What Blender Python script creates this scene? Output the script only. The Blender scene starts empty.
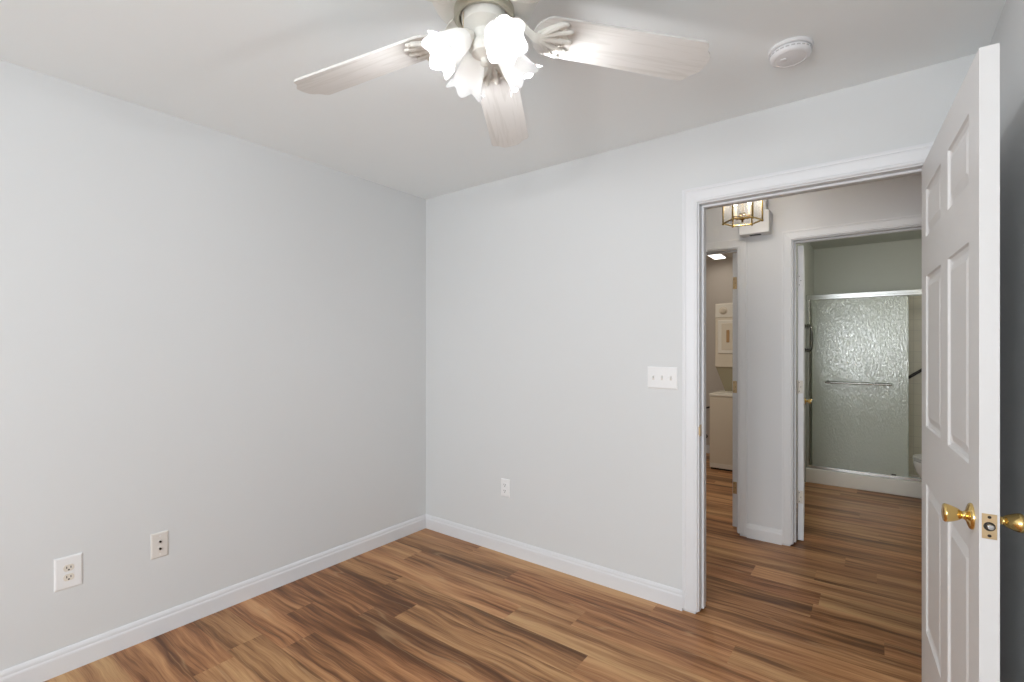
import bpy, bmesh, math, random
from mathutils import Vector, Matrix

C = bpy.context.scene.collection
scn = bpy.context.scene
random.seed(7)
PI = math.pi

# ------------------------------------------------------------------ camera
cam_d = bpy.data.cameras.new('camera')
cam_d.sensor_width = 36.0
cam_d.lens = 36.0 * 484.23 / 1024.0
cam_d.shift_y = (347.4 - 341.0) / 1024.0      # level camera, horizon a little below mid frame
cam_d.clip_start = 0.02
cam = bpy.data.objects.new('camera', cam_d)
cam.location = (0, 0, 1.3387)
cam.rotation_euler = (PI / 2, 0, math.radians(36.93))
C.objects.link(cam)
scn.camera = cam

# ------------------------------------------------------------------ world, exposure
scn.view_settings.view_transform = 'Standard'
scn.view_settings.look = 'None'
scn.view_settings.gamma = 1.0
scn.view_settings.use_curve_mapping = False
scn.view_settings.exposure = 0.04
w = bpy.data.worlds.new('daylight'); scn.world = w; w.use_nodes = True
w.node_tree.nodes['Background'].inputs[0].default_value = (0.80, 0.90, 1.0, 1)
w.node_tree.nodes['Background'].inputs[1].default_value = 1.0


def area(name, loc, direction, sx, sy, power, col=(1, 1, 1)):
    d = bpy.data.lights.new(name, 'AREA'); d.shape = 'RECTANGLE'; d.size = sx; d.size_y = sy
    d.energy = power; d.color = col
    o = bpy.data.objects.new(name, d); o.location = loc
    o.rotation_euler = Vector(direction).to_track_quat('-Z', 'Y').to_euler()
    C.objects.link(o); return o


def point(name, loc, power, col=(1, 1, 1), r=0.03):
    d = bpy.data.lights.new(name, 'POINT'); d.energy = power; d.color = col; d.shadow_soft_size = r
    o = bpy.data.objects.new(name, d); o.location = loc; C.objects.link(o); return o


# daylight through two unseen windows, added to give the bedroom a source
area('window_daylight', (-0.45, -2.56, 1.35), (0, 1, -0.05), 1.20, 1.50, 106, (0.93, 0.97, 1.0))
area('window_daylight', (0.49, -0.80, 1.35), (-1, 0, 0.15), 1.00, 1.50, 3, (0.93, 0.97, 1.0))  # side window light, added to brighten the left wall
FAN_W, LANTERN_W, LAUNDRY_W, VANITY_W = 5.0, 1.4, 0.8, 3.8


# ------------------------------------------------------------------ materials
def mat(name, col, rough=0.5, metal=0.0, noise=0.03, nscale=6.0, bump=0.0, bscale=120.0, spec=0.5, coat=0.0):
    m = bpy.data.materials.new(name); m.use_nodes = True
    nt = m.node_tree; b = nt.nodes['Principled BSDF']
    b.inputs['Roughness'].default_value = rough; b.inputs['Metallic'].default_value = metal
    b.inputs['Specular IOR Level'].default_value = spec
    b.inputs['Coat Weight'].default_value = coat
    tc = nt.nodes.new('ShaderNodeTexCoord')
    n = nt.nodes.new('ShaderNodeTexNoise'); n.inputs['Scale'].default_value = nscale; n.inputs['Detail'].default_value = 3
    nt.links.new(tc.outputs['Object'], n.inputs['Vector'])
    mx = nt.nodes.new('ShaderNodeMix'); mx.data_type = 'RGBA'
    mx.inputs[6].default_value = tuple(c * (1 - noise) for c in col) + (1,)
    mx.inputs[7].default_value = tuple(min(1, c * (1 + noise)) for c in col) + (1,)
    nt.links.new(n.outputs['Fac'], mx.inputs[0]); nt.links.new(mx.outputs[2], b.inputs['Base Color'])
    if bump > 0:
        n2 = nt.nodes.new('ShaderNodeTexNoise'); n2.inputs['Scale'].default_value = bscale
        nt.links.new(tc.outputs['Object'], n2.inputs['Vector'])
        bp = nt.nodes.new('ShaderNodeBump'); bp.inputs['Strength'].default_value = bump; bp.inputs['Distance'].default_value = 0.002
        nt.links.new(n2.outputs['Fac'], bp.inputs['Height']); nt.links.new(bp.outputs['Normal'], b.inputs['Normal'])
    return m


M = {}
M['wall'] = mat('wall_paint', (0.715, 0.728, 0.732), 0.65, noise=0.006, bump=0.04, bscale=260, spec=0.3)
M['ceiling'] = mat('ceiling_paint', (0.915, 0.955, 0.965), 0.9, noise=0.006, bump=0.06, bscale=200, spec=0.2)
M['trim'] = mat('white_trim_enamel', (0.765, 0.775, 0.795), 0.38, noise=0.008)
M['trim_lightened'] = mat('lightened_trim_enamel', (0.87, 0.875, 0.885), 0.38, noise=0.008)  # same trim paint, lightened to make up for the dim hall light
M['door'] = mat('white_door_enamel', (0.74, 0.735, 0.73), 0.4, noise=0.012, bump=0.05, bscale=90)
M['wall_lightened'] = mat('lightened_wall_paint', (0.805, 0.81, 0.82), 0.65, noise=0.006, spec=0.3)  # bedroom wall paint in a lighter copy, offsetting weak light in the hall
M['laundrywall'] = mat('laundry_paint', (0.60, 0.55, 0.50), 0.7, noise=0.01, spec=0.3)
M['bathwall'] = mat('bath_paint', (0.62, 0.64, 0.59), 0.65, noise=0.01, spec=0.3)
M['brass'] = mat('polished_brass', (0.78, 0.56, 0.22), 0.16, 1.0, noise=0.05, nscale=30)
M['agedbrass'] = mat('aged_brass', (0.50, 0.36, 0.13), 0.24, 1.0, noise=0.08, nscale=30)
M['ring'] = mat('dull_antique_brass', (0.50, 0.48, 0.39), 0.45, 0.5, noise=0.06, nscale=40)
M['slotgrey'] = mat('grey_vent_slot', (0.48, 0.48, 0.48), 0.6, noise=0.02)
M['barmetal'] = mat('nickel_towel_bar', (0.33, 0.33, 0.31), 0.2, 1.0, noise=0.04, nscale=30)
M['latch'] = mat('satin_brass', (0.66, 0.50, 0.30), 0.33, 1.0, noise=0.06, nscale=40)
M['steel'] = mat('satin_steel', (0.55, 0.56, 0.56), 0.28, 1.0, noise=0.05, nscale=40)
M['alum'] = mat('polished_aluminium', (0.60, 0.61, 0.60), 0.22, 1.0, noise=0.03, nscale=20)
M['dark'] = mat('dark_slot', (0.02, 0.018, 0.016), 0.6)
M['darkmetal'] = mat('dark_bronze_metal', (0.05, 0.045, 0.04), 0.3, 0.8)
M['gunmetal'] = mat('gunmetal', (0.16, 0.16, 0.15), 0.25, 1.0, noise=0.05, nscale=40)
M['plate'] = mat('white_plastic', (0.86, 0.86, 0.86), 0.35, noise=0.01)
M['ivory'] = mat('ivory_plastic', (0.78, 0.73, 0.65), 0.4, noise=0.02)
M['jackplate'] = mat('warm_white_plastic', (0.74, 0.71, 0.67), 0.4, noise=0.02)
M['fanwhite'] = mat('cream_white_metal', (0.80, 0.79, 0.74), 0.4, noise=0.02)
M['detector'] = mat('detector_plastic', (0.80, 0.80, 0.81), 0.45, noise=0.01)
M['appliance'] = mat('bisque_enamel', (0.66, 0.59, 0.48), 0.35, noise=0.01)
M['appliance_w'] = mat('pale_enamel', (0.74, 0.70, 0.62), 0.35, noise=0.01)
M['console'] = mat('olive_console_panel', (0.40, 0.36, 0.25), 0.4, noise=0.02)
M['tan'] = mat('tan_handle_recess', (0.42, 0.25, 0.11), 0.45, noise=0.1, nscale=40)
M['rubber'] = mat('black_rubber', (0.02, 0.02, 0.02), 0.6)
M['curb'] = mat('shower_curb_acrylic', (0.82, 0.79, 0.73), 0.35, noise=0.01)
M['porcelain'] = mat('porcelain', (0.80, 0.80, 0.78), 0.12, noise=0.01, coat=0.5)
M['candle'] = mat('cream_candle_sleeve', (0.85, 0.78, 0.62), 0.5, noise=0.02)
M['chime'] = mat('chime_plastic', (0.78, 0.78, 0.78), 0.5, noise=0.01)


def wood_floor():
    m = bpy.data.materials.new('acacia_plank_floor'); m.use_nodes = True
    nt = m.node_tree; N = nt.nodes; L = nt.links; b = N['Principled BSDF']
    geo = N.new('ShaderNodeTexCoord')
    at = N.new('ShaderNodeAttribute'); at.attribute_name = 'plank_random'
    sep = N.new('ShaderNodeSeparateXYZ'); L.new(geo.outputs['Object'], sep.inputs[0])

    def math_(op, a, bb=None):
        n = N.new('ShaderNodeMath'); n.operation = op
        for i, v in enumerate((a, bb)):
            if v is None: continue
            if isinstance(v, (int, float)): n.inputs[i].default_value = v
            else: L.new(v, n.inputs[i])
        return n.outputs[0]
    off = math_('MULTIPLY', at.outputs['Fac'], 37.0)
    # slow sideways wander so that the grain waves
    wv = N.new('ShaderNodeTexNoise'); wv.inputs['Scale'].default_value = 1.0; wv.inputs['Detail'].default_value = 2
    cw = N.new('ShaderNodeCombineXYZ')
    L.new(math_('MULTIPLY', sep.outputs[0], 2.6), cw.inputs[0]); L.new(math_('MULTIPLY', sep.outputs[1], 5.0), cw.inputs[1]); L.new(off, cw.inputs[2])
    L.new(cw.outputs[0], wv.inputs['Vector'])
    wob = math_('MULTIPLY', math_('SUBTRACT', wv.outputs['Fac'], 0.5), 0.055)
    yy = math_('ADD', sep.outputs[1], wob)

    def grain(sx, sy, detail, rough=0.55):
        c = N.new('ShaderNodeCombineXYZ')
        L.new(math_('MULTIPLY', sep.outputs[0], sx), c.inputs[0]); L.new(math_('MULTIPLY', yy, sy), c.inputs[1]); L.new(off, c.inputs[2])
        n = N.new('ShaderNodeTexNoise'); n.inputs['Scale'].default_value = 1.0; n.inputs['Detail'].default_value = detail
        n.inputs['Roughness'].default_value = rough
        L.new(c.outputs[0], n.inputs['Vector']); return n.outputs['Fac']
    g1 = grain(0.8, 12.0, 2.5)         # broad heartwood / sapwood bands
    g2 = grain(2.2, 58.0, 3.0)         # streaks
    g3 = grain(8.0, 330.0, 2.0)        # fibres
    v = math_('ADD', math_('MULTIPLY', g1, 0.60), math_('MULTIPLY', g2, 0.34))
    v = math_('ADD', v, math_('MULTIPLY', g3, 0.16))
    v = math_('ADD', v, math_('MULTIPLY', math_('SUBTRACT', at.outputs['Fac'], 0.5), 0.10))
    r = N.new('ShaderNodeValToRGB'); e = r.color_ramp.elements
    cols = [(0.405, (0.112, 0.047, 0.018)), (0.475, (0.215, 0.098, 0.039)), (0.54, (0.365, 0.182, 0.080)),
            (0.61, (0.485, 0.268, 0.124)), (0.69, (0.60, 0.370, 0.185))]
    e[0].position, e[0].color = cols[0][0], cols[0][1] + (1,)
    e[1].position, e[1].color = cols[-1][0], cols[-1][1] + (1,)
    for p, c in cols[1:-1]:
        x = e.new(p); x.color = c + (1,)
    L.new(v, r.inputs[0])
    # pinkish or yellowish planks
    wn = N.new('ShaderNodeTexWhiteNoise'); wn.noise_dimensions = '1D'; L.new(off, wn.inputs['W'])
    tint = N.new('ShaderNodeMix'); tint.data_type = 'RGBA'
    tint.inputs[6].default_value = (1.05, 0.93, 0.88, 1); tint.inputs[7].default_value = (1.0, 1.0, 0.95, 1)
    L.new(wn.outputs['Value'], tint.inputs[0])
    mul = N.new('ShaderNodeMix'); mul.data_type = 'RGBA'; mul.blend_type = 'MULTIPLY'; mul.inputs[0].default_value = 1.0
    L.new(r.outputs[0], mul.inputs[6]); L.new(tint.outputs[2], mul.inputs[7])
    # pale sapwood veins
    s1 = grain(0.55, 9.0, 1.0)
    vein = math_('SUBTRACT', 1.0, math_('MULTIPLY', math_('ABSOLUTE', math_('SUBTRACT', s1, 0.56)), 90.0))
    vein = math_('MULTIPLY', math_('MAXIMUM', vein, 0.0), 0.35)
    vm = N.new('ShaderNodeMix'); vm.data_type = 'RGBA'; vm.inputs[7].default_value = (0.55, 0.36, 0.19, 1)
    L.new(vein, vm.inputs[0]); L.new(mul.outputs[2], vm.inputs[6])
    L.new(vm.outputs[2], b.inputs['Base Color'])
    rr = math_('ADD', math_('MULTIPLY', g2, 0.14), 0.30); L.new(rr, b.inputs['Roughness'])
    b.inputs['Specular IOR Level'].default_value = 0.30
    bp = N.new('ShaderNodeBump'); bp.inputs['Strength'].default_value = 0.10; bp.inputs['Distance'].default_value = 0.002
    L.new(g3, bp.inputs['Height']); L.new(bp.outputs['Normal'], b.inputs['Normal'])
    return m


def blade_mat():
    m = mat('whitewashed_wood_grain', (0.78, 0.77, 0.73), 0.45)
    nt = m.node_tree; N = nt.nodes; L = nt.links; b = N['Principled BSDF']
    tc = N.new('ShaderNodeTexCoord'); mp = N.new('ShaderNodeMapping'); mp.inputs['Scale'].default_value = (4, 60, 20)
    L.new(tc.outputs['Object'], mp.inputs[0])
    n = N.new('ShaderNodeTexNoise'); n.inputs['Scale'].default_value = 1.0; n.inputs['Detail'].default_value = 4; n.inputs['Distortion'].default_value = 1.2
    L.new(mp.outputs[0], n.inputs['Vector'])
    r = N.new('ShaderNodeValToRGB'); r.color_ramp.elements[0].position = 0.33; r.color_ramp.elements[0].color = (0.68, 0.67, 0.64, 1)
    r.color_ramp.elements[1].position = 0.52; r.color_ramp.elements[1].color = (0.76, 0.752, 0.73, 1)
    L.new(n.outputs['Fac'], r.inputs[0]); L.new(r.outputs[0], b.inputs['Base Color'])
    return m


def pebble_glass():
    m = bpy.data.materials.new('pebbled_shower_glass'); m.use_nodes = True
    nt = m.node_tree; N = nt.nodes; L = nt.links; b = N['Principled BSDF']
    b.inputs['Base Color'].default_value = (0.82, 0.87, 0.79, 1)
    b.inputs['Roughness'].default_value = 0.16
    b.inputs['IOR'].default_value = 1.5
    b.inputs['Specular IOR Level'].default_value = 1.0
    b.inputs['Transmission Weight'].default_value = 0.62
    b.inputs['Coat Weight'].default_value = 0.55; b.inputs['Coat Roughness'].default_value = 0.16
    tc = N.new('ShaderNodeTexCoord'); mp = N.new('ShaderNodeMapping'); mp.inputs['Scale'].default_value = (1.0, 1.0, 0.30)
    L.new(tc.outputs['Object'], mp.inputs[0])
    n = N.new('ShaderNodeTexVoronoi'); n.feature = 'SMOOTH_F1'; n.inputs['Scale'].default_value = 150.0
    L.new(mp.outputs[0], n.inputs['Vector'])
    n2 = N.new('ShaderNodeTexNoise'); n2.inputs['Scale'].default_value = 60.0; n2.inputs['Detail'].default_value = 2
    L.new(mp.outputs[0], n2.inputs['Vector'])
    ad = N.new('ShaderNodeMath'); ad.operation = 'ADD'; L.new(n.outputs['Distance'], ad.inputs[0]); L.new(n2.outputs['Fac'], ad.inputs[1])
    bp = N.new('ShaderNodeBump'); bp.inputs['Strength'].default_value = 0.85; bp.inputs['Distance'].default_value = 0.0016
    L.new(ad.outputs[0], bp.inputs['Height']); L.new(bp.outputs['Normal'], b.inputs['Normal']); L.new(bp.outputs['Normal'], b.inputs['Coat Normal'])
    return m


def clear_glass(name='clear_glass', tint=(1, 1, 1), gloss=0.10):
    m = bpy.data.materials.new(name); m.use_nodes = True
    nt = m.node_tree; N = nt.nodes; L = nt.links
    out = N['Material Output']; N.remove(N['Principled BSDF'])
    t = N.new('ShaderNodeBsdfTransparent'); t.inputs[0].default_value = tint + (1,)
    g = N.new('ShaderNodeBsdfGlossy'); g.inputs['Roughness'].default_value = 0.03
    lw = N.new('ShaderNodeLayerWeight'); lw.inputs['Blend'].default_value = 0.5
    pw = N.new('ShaderNodeMath'); pw.operation = 'POWER'; L.new(lw.outputs['Facing'], pw.inputs[0]); pw.inputs[1].default_value = 4.0
    ml = N.new('ShaderNodeMath'); ml.operation = 'MULTIPLY_ADD'; L.new(pw.outputs[0], ml.inputs[0]); ml.inputs[1].default_value = 0.6; ml.inputs[2].default_value = 0.04
    mx = N.new('ShaderNodeMixShader'); L.new(ml.outputs[0], mx.inputs[0]); L.new(t.outputs[0], mx.inputs[1]); L.new(g.outputs[0], mx.inputs[2])
    L.new(mx.outputs[0], out.inputs[0])
    return m


def shade_glass():
    m = bpy.data.materials.new('frosted_tulip_glass'); m.use_nodes = True
    nt = m.node_tree; N = nt.nodes; L = nt.links
    out = N['Material Output']; N.remove(N['Principled BSDF'])
    t = N.new('ShaderNodeBsdfTranslucent'); t.inputs[0].default_value = (0.97, 0.97, 0.96, 1)
    d = N.new('ShaderNodeBsdfDiffuse'); d.inputs[0].default_value = (0.92, 0.92, 0.92, 1)
    mx = N.new('ShaderNodeMixShader'); mx.inputs[0].default_value = 0.72
    L.new(t.outputs[0], mx.inputs[1]); L.new(d.outputs[0], mx.inputs[2])
    g = N.new('ShaderNodeBsdfGlossy'); g.inputs['Roughness'].default_value = 0.25
    m2 = N.new('ShaderNodeMixShader'); m2.inputs[0].default_value = 0.06
    L.new(mx.outputs[0], m2.inputs[1]); L.new(g.outputs[0], m2.inputs[2]); L.new(m2.outputs[0], out.inputs[0])
    return m


def emit(name, col, s):
    m = bpy.data.materials.new(name); m.use_nodes = True
    b = m.node_tree.nodes['Principled BSDF']
    b.inputs['Base Color'].default_value = (0.9, 0.9, 0.9, 1)
    b.inputs['Emission Color'].default_value = col + (1,); b.inputs['Emission Strength'].default_value = s
    return m


def tile_mat():
    m = bpy.data.materials.new('beige_shower_tile'); m.use_nodes = True
    nt = m.node_tree; N = nt.nodes; L = nt.links; b = N['Principled BSDF']
    tc = N.new('ShaderNodeTexCoord')
    sp = N.new('ShaderNodeSeparateXYZ'); L.new(tc.outputs['Object'], sp.inputs[0])
    ad = N.new('ShaderNodeMath'); ad.operation = 'ADD'; L.new(sp.outputs[0], ad.inputs[0]); L.new(sp.outputs[1], ad.inputs[1])
    cb = N.new('ShaderNodeCombineXYZ'); L.new(ad.outputs[0], cb.inputs[0]); L.new(sp.outputs[2], cb.inputs[1])
    br = N.new('ShaderNodeTexBrick'); br.offset = 0.0
    br.inputs['Scale'].default_value = 1.0; br.inputs['Brick Width'].default_value = 0.108; br.inputs['Row Height'].default_value = 0.108
    br.inputs['Mortar Size'].default_value = 0.0022
    br.inputs['Color1'].default_value = (0.62, 0.58, 0.46, 1); br.inputs['Color2'].default_value = (0.60, 0.565, 0.45, 1)
    br.inputs['Mortar'].default_value = (0.50, 0.47, 0.38, 1)
    L.new(cb.outputs[0], br.inputs['Vector']); L.new(br.outputs['Color'], b.inputs['Base Color'])
    b.inputs['Roughness'].default_value = 0.2
    return m


M['floor'] = wood_floor()
M['blade'] = blade_mat()
M['pebble'] = pebble_glass()
M['glass'] = clear_glass()
M['shade'] = shade_glass()
M['lanternglass'] = clear_glass('bevelled_lantern_glass')
_nt = M['lanternglass'].node_tree; _o = _nt.nodes['Material Output']; _in = _o.inputs[0].links[0].from_socket
_tr = _nt.nodes.new('ShaderNodeBsdfTranslucent'); _tr.inputs[0].default_value = (0.95, 0.95, 0.93, 1)
_mx = _nt.nodes.new('ShaderNodeMixShader'); _mx.inputs[0].default_value = 0.10
_nt.links.new(_in, _mx.inputs[1]); _nt.links.new(_tr.outputs[0], _mx.inputs[2]); _nt.links.new(_mx.outputs[0], _o.inputs[0])
M['bulb'] = emit('lit_bulb', (1.0, 0.97, 0.92), 3.0)
M['candlebulb'] = emit('lit_candle_bulb', (1.0, 0.86, 0.62), 7.0)
M['diffuser'] = emit('lit_diffuser', (1.0, 0.96, 0.88), 3.0)
M['tile'] = tile_mat()


# ------------------------------------------------------------------ mesh helpers
def obj(name, bm, m, parent=None, smooth=False, loc=None):
    bmesh.ops.recalc_face_normals(bm, faces=bm.faces[:])
    me = bpy.data.meshes.new(name); bm.to_mesh(me); bm.free()
    for i, mm in enumerate(m if isinstance(m, (list, tuple)) else [m]): me.materials.append(mm)
    if smooth:
        for p in me.polygons: p.use_smooth = True
        try: me.set_sharp_from_angle(angle=math.radians(40))
        except Exception: pass
    o = bpy.data.objects.new(name, me); C.objects.link(o)
    if parent: o.parent = parent
    if loc: o.location = loc
    return o


def tag(o, label=None, cat=None, group=None, kind=None):
    if label: o['label'] = label
    if cat: o['category'] = cat
    if group: o['group'] = group
    if kind: o['kind'] = kind
    return o


def empty(name, loc=(0, 0, 0), rz=0.0, parent=None):
    o = bpy.data.objects.new(name, None); o.empty_display_size = 0.05
    o.location = loc; o.rotation_euler = (0, 0, rz); C.objects.link(o)
    if parent: o.parent = parent
    return o


def box(bm, x0, x1, y0, y1, z0, z1, bev=0.0, seg=2, mi=0):
    t = bmesh.new()
    bmesh.ops.create_cube(t, size=1.0)
    for v in t.verts:
        v.co = Vector(((x0 + x1) / 2 + v.co.x * (x1 - x0), (y0 + y1) / 2 + v.co.y * (y1 - y0), (z0 + z1) / 2 + v.co.z * (z1 - z0)))
    if bev > 0:
        bmesh.ops.bevel(t, geom=t.edges[:], offset=bev, segments=seg, affect='EDGES', profile=0.5)
    for f in t.faces: f.material_index = mi
    merge(bm, t)
    return bm


def merge(bm, t, mtx=None):
    if mtx is not None: bmesh.ops.transform(t, matrix=mtx, verts=t.verts[:])
    mp = [bm.verts.new(v.co) for v in t.verts]
    t.verts.index_update()
    for f in t.faces:
        try:
            nf = bm.faces.new([mp[v.index] for v in f.verts]); nf.material_index = f.material_index
        except ValueError: pass
    t.free()


def new(): return bmesh.new()


def lathe(bm, prof, n=32, mtx=None, cap0=True, cap1=True):
    """prof: list of (radius, height) turned about local z."""
    t = bmesh.new(); rings = []
    for r, h in prof:
        if r < 1e-6: rings.append([t.verts.new((0, 0, h))])
        else: rings.append([t.verts.new((r * math.cos(2 * PI * k / n), r * math.sin(2 * PI * k / n), h)) for k in range(n)])
    for a, b in zip(rings, rings[1:]):
        for k in range(n):
            k2 = (k + 1) % n
            if len(a) == 1 and len(b) == 1: continue
            if len(a) == 1: t.faces.new((a[0], b[k], b[k2]))
            elif len(b) == 1: t.faces.new((a[k], a[k2], b[0]))
            else: t.faces.new((a[k], a[k2], b[k2], b[k]))
    if cap0 and len(rings[0]) > 1: t.faces.new(rings[0])
    if cap1 and len(rings[-1]) > 1: t.faces.new(rings[-1])
    merge(bm, t, mtx); return bm


def zto(direction, loc=(0, 0, 0)):
    return Matrix.Translation(loc) @ Vector(direction).to_track_quat('Z', 'Y').to_matrix().to_4x4()


def tube(bm, pts, r, n=10):
    pts = [Vector(p) for p in pts]; rs = r if isinstance(r, (list, tuple)) else [r] * len(pts)
    t = bmesh.new(); rings = []
    tan = []
    for i in range(len(pts)):
        a = pts[max(0, i - 1)]; b = pts[min(len(pts) - 1, i + 1)]; tan.append((b - a).normalized())
    up = Vector((0, 0, 1)) if abs(tan[0].z) < 0.9 else Vector((1, 0, 0))
    u = tan[0].cross(up).normalized()
    for i, p in enumerate(pts):
        u = (u - tan[i] * u.dot(tan[i])).normalized(); v = tan[i].cross(u)
        rings.append([t.verts.new(p + (u * math.cos(2 * PI * k / n) + v * math.sin(2 * PI * k / n)) * rs[i]) for k in range(n)])
    for a, b in zip(rings, rings[1:]):
        for k in range(n): t.faces.new((a[k], a[(k + 1) % n], b[(k + 1) % n], b[k]))
    t.faces.new(rings[0]); t.faces.new(rings[-1])
    merge(bm, t); return bm


def extrude_outline(bm, pts, z0, z1, mtx=None, bev=0.0):
    t = bmesh.new()
    f = t.faces.new([t.verts.new((x, y, z0)) for x, y in pts])
    r = bmesh.ops.extrude_face_region(t, geom=[f])
    for v in r['geom']:
        if isinstance(v, bmesh.types.BMVert): v.co.z = z1
    if bev > 0:
        ed = [e for e in t.edges if abs(e.verts[0].co.z - e.verts[1].co.z) < 1e-6]
        bmesh.ops.bevel(t, geom=ed, offset=bev, segments=2, affect='EDGES')
    merge(bm, t, mtx); return bm


def smoothpath(pts, n=8):
    """Catmull-Rom through points"""
    P = [Vector(p) for p in pts]; out = []
    for i in range(len(P) - 1):
        p0 = P[max(0, i - 1)]; p1 = P[i]; p2 = P[i + 1]; p3 = P[min(len(P) - 1, i + 2)]
        for k in range(n):
            t = k / n
            out.append(0.5 * ((2 * p1) + (p2 - p0) * t + (2 * p0 - 5 * p1 + 4 * p2 - p3) * t * t + (3 * p1 - p0 - 3 * p2 + p3) * t ** 3))
    out.append(P[-1]); return out


def struct(name, bm, m, smooth=False):
    return tag(obj(name, bm, m, smooth=smooth), kind='structure')


# ------------------------------------------------------------------ measurements (metres)
CE = 2.44
XL, XR = -2.678, 0.330          # bedroom left / right wall faces
YB, YF = 2.496, -2.40           # back wall (with the doorway) / wall behind the photographer
YBO = YB + 0.125                # hall side of the back wall
OX0, OX1, OZ = -0.706, 0.212, 2.056     # bedroom doorway
YH = 3.730                      # far hall wall face
YHO = YH + 0.125
HX0, HX1 = -2.30, 1.70          # hall ends
LX0, LX1 = -1.555, -0.793       # laundry doorway
BX0, BX1 = -0.444, 0.300        # bathroom doorway
LWX0, LWX1 = -2.35, -0.700      # laundry room
BWX0, BWX1 = -0.560, 0.960      # bathroom
YE = 6.400                      # end wall of laundry and shower
YC = 5.600                      # front of shower curb

# ------------------------------------------------------------------ floor: laminate planks along x
bm = new(); lay = bm.faces.layers.float.new('plank_random')
PW, PL = 0.155, 1.21
joints = {0: -0.911, -1: -0.505, -2: -1.176, -3: -1.467, -4: -1.0, -5: -0.70, -6: -2.065, -7: -2.363, -10: -2.22, 2: 0.03, 5: -0.59, 6: -0.285, 7: 0.004}
fx0, fx1, fy0, fy1 = -2.85, 1.85, -2.55, 6.55
r0 = math.floor((fy0 - 2.345) / PW)
r = r0
while 2.345 + r * PW < fy1:
    ya, yb = max(fy0, 2.345 + r * PW), min(fy1, 2.345 + (r + 1) * PW)
    j = joints.get(r, random.uniform(-1.2, 0)); j -= math.ceil((j - fx0) / PL) * PL
    x = j
    while x < fx1:
        xa, xb = max(fx0, x), min(fx1, x + PL)
        if xb > xa + 1e-4:
            f = bm.faces.new([bm.verts.new(p) for p in ((xa, ya, 0), (xb, ya, 0), (xb, yb, 0), (xa, yb, 0))])
            f[lay] = random.random()
        x += PL
    r += 1
floor = struct('floor', bm, M['floor'])

# ------------------------------------------------------------------ room shell
bm = new(); box(bm, XL - 0.125, XR + 0.125, YF - 0.125, YBO - 0.06, CE, CE + 0.1)
struct('ceiling', bm, M['ceiling'])
bm = new(); box(bm, HX0 - 0.1, HX1 + 0.1, YBO - 0.06, YHO - 0.06, CE, CE + 0.1)
struct('ceiling_hall', bm, M['wall_lightened'])
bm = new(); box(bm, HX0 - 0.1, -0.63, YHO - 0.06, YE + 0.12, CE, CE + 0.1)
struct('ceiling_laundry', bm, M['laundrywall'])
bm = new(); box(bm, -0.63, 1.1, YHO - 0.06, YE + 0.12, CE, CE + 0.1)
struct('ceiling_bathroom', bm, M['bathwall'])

bm = new(); box(bm, XL - 0.125, XL, YF - 0.125, YBO, 0, CE)
struct('wall_left', bm, M['wall'])
bm = new(); xa, xb = XR, XR + 0.125
box(bm, xa, xb, YF - 0.125, -1.30, 0, CE); box(bm, xa, xb, -0.30, YB, 0, CE); box(bm, xa, xb, -1.30, -0.30, 0, 0.60); box(bm, xa, xb, -1.30, -0.30, 2.10, CE)
struct('wall_right', bm, M['wall'])


def wall_y(name, x0, x1, y0, y1, openings, m):
    """wall across x with rectangular openings (xa, xb, za, zb)"""
    bm = new(); x = x0
    for xa, xb, za, zb in sorted(openings):
        box(bm, x, xa, y0, y1, 0, CE)
        box(bm, xa, xb, y0, y1, zb, CE)
        if za > 0: box(bm, xa, xb, y0, y1, 0, za)
        x = xb
    box(bm, x, x1, y0, y1, 0, CE)
    return struct(name, bm, m)


J = 0.018   # jamb board thickness
wall_y('wall_back', XL, XR + 0.125, YB, YBO, [(OX0 - J, OX1 + J, 0, OZ + J)], M['wall'])
wall_y('wall_front', XL, XR, YF - 0.125, YF, [(-1.05, 0.15, 0.60, 2.10)], M['wall'])
wall_y('wall_hall', HX0, HX1, YH, YHO, [(LX0 - J, LX1 + J, 0, OZ - 0.012 + J), (BX0 - J, BX1 + J, 0, OZ + J)], M['wall_lightened'])
bm = new(); box(bm, HX0 - 0.1, HX0, YBO, YH, 0, CE); struct('wall_hall_left', bm, M['wall_lightened'])
bm = new(); box(bm, HX1, HX1 + 0.1, YBO, YHO, 0, CE); struct('wall_hall_right', bm, M['wall_lightened'])
bm = new(); box(bm, XR + 0.125, HX1, YBO - 0.1, YBO, 0, CE); struct('wall_hall_near', bm, M['wall_lightened'])
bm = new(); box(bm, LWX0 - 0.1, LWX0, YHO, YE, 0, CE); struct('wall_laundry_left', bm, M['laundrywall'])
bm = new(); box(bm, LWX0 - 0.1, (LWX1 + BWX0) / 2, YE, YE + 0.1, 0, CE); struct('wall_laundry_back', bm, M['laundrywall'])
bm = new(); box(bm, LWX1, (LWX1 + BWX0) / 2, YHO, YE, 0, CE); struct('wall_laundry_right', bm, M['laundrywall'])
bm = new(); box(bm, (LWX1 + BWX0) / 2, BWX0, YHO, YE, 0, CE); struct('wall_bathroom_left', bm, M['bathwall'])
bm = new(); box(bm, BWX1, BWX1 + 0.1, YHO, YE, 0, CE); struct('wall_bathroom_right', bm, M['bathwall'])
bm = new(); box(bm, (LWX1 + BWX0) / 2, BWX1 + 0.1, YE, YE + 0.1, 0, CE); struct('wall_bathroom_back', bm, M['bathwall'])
# tile lining of the shower stall (up to the ceiling line of the door rail)
bm = new(); box(bm, BWX0, BWX1, YE - 0.010, YE, 0.0, 1.86); struct('trim_shower_tile', bm, M['tile'])

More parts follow.
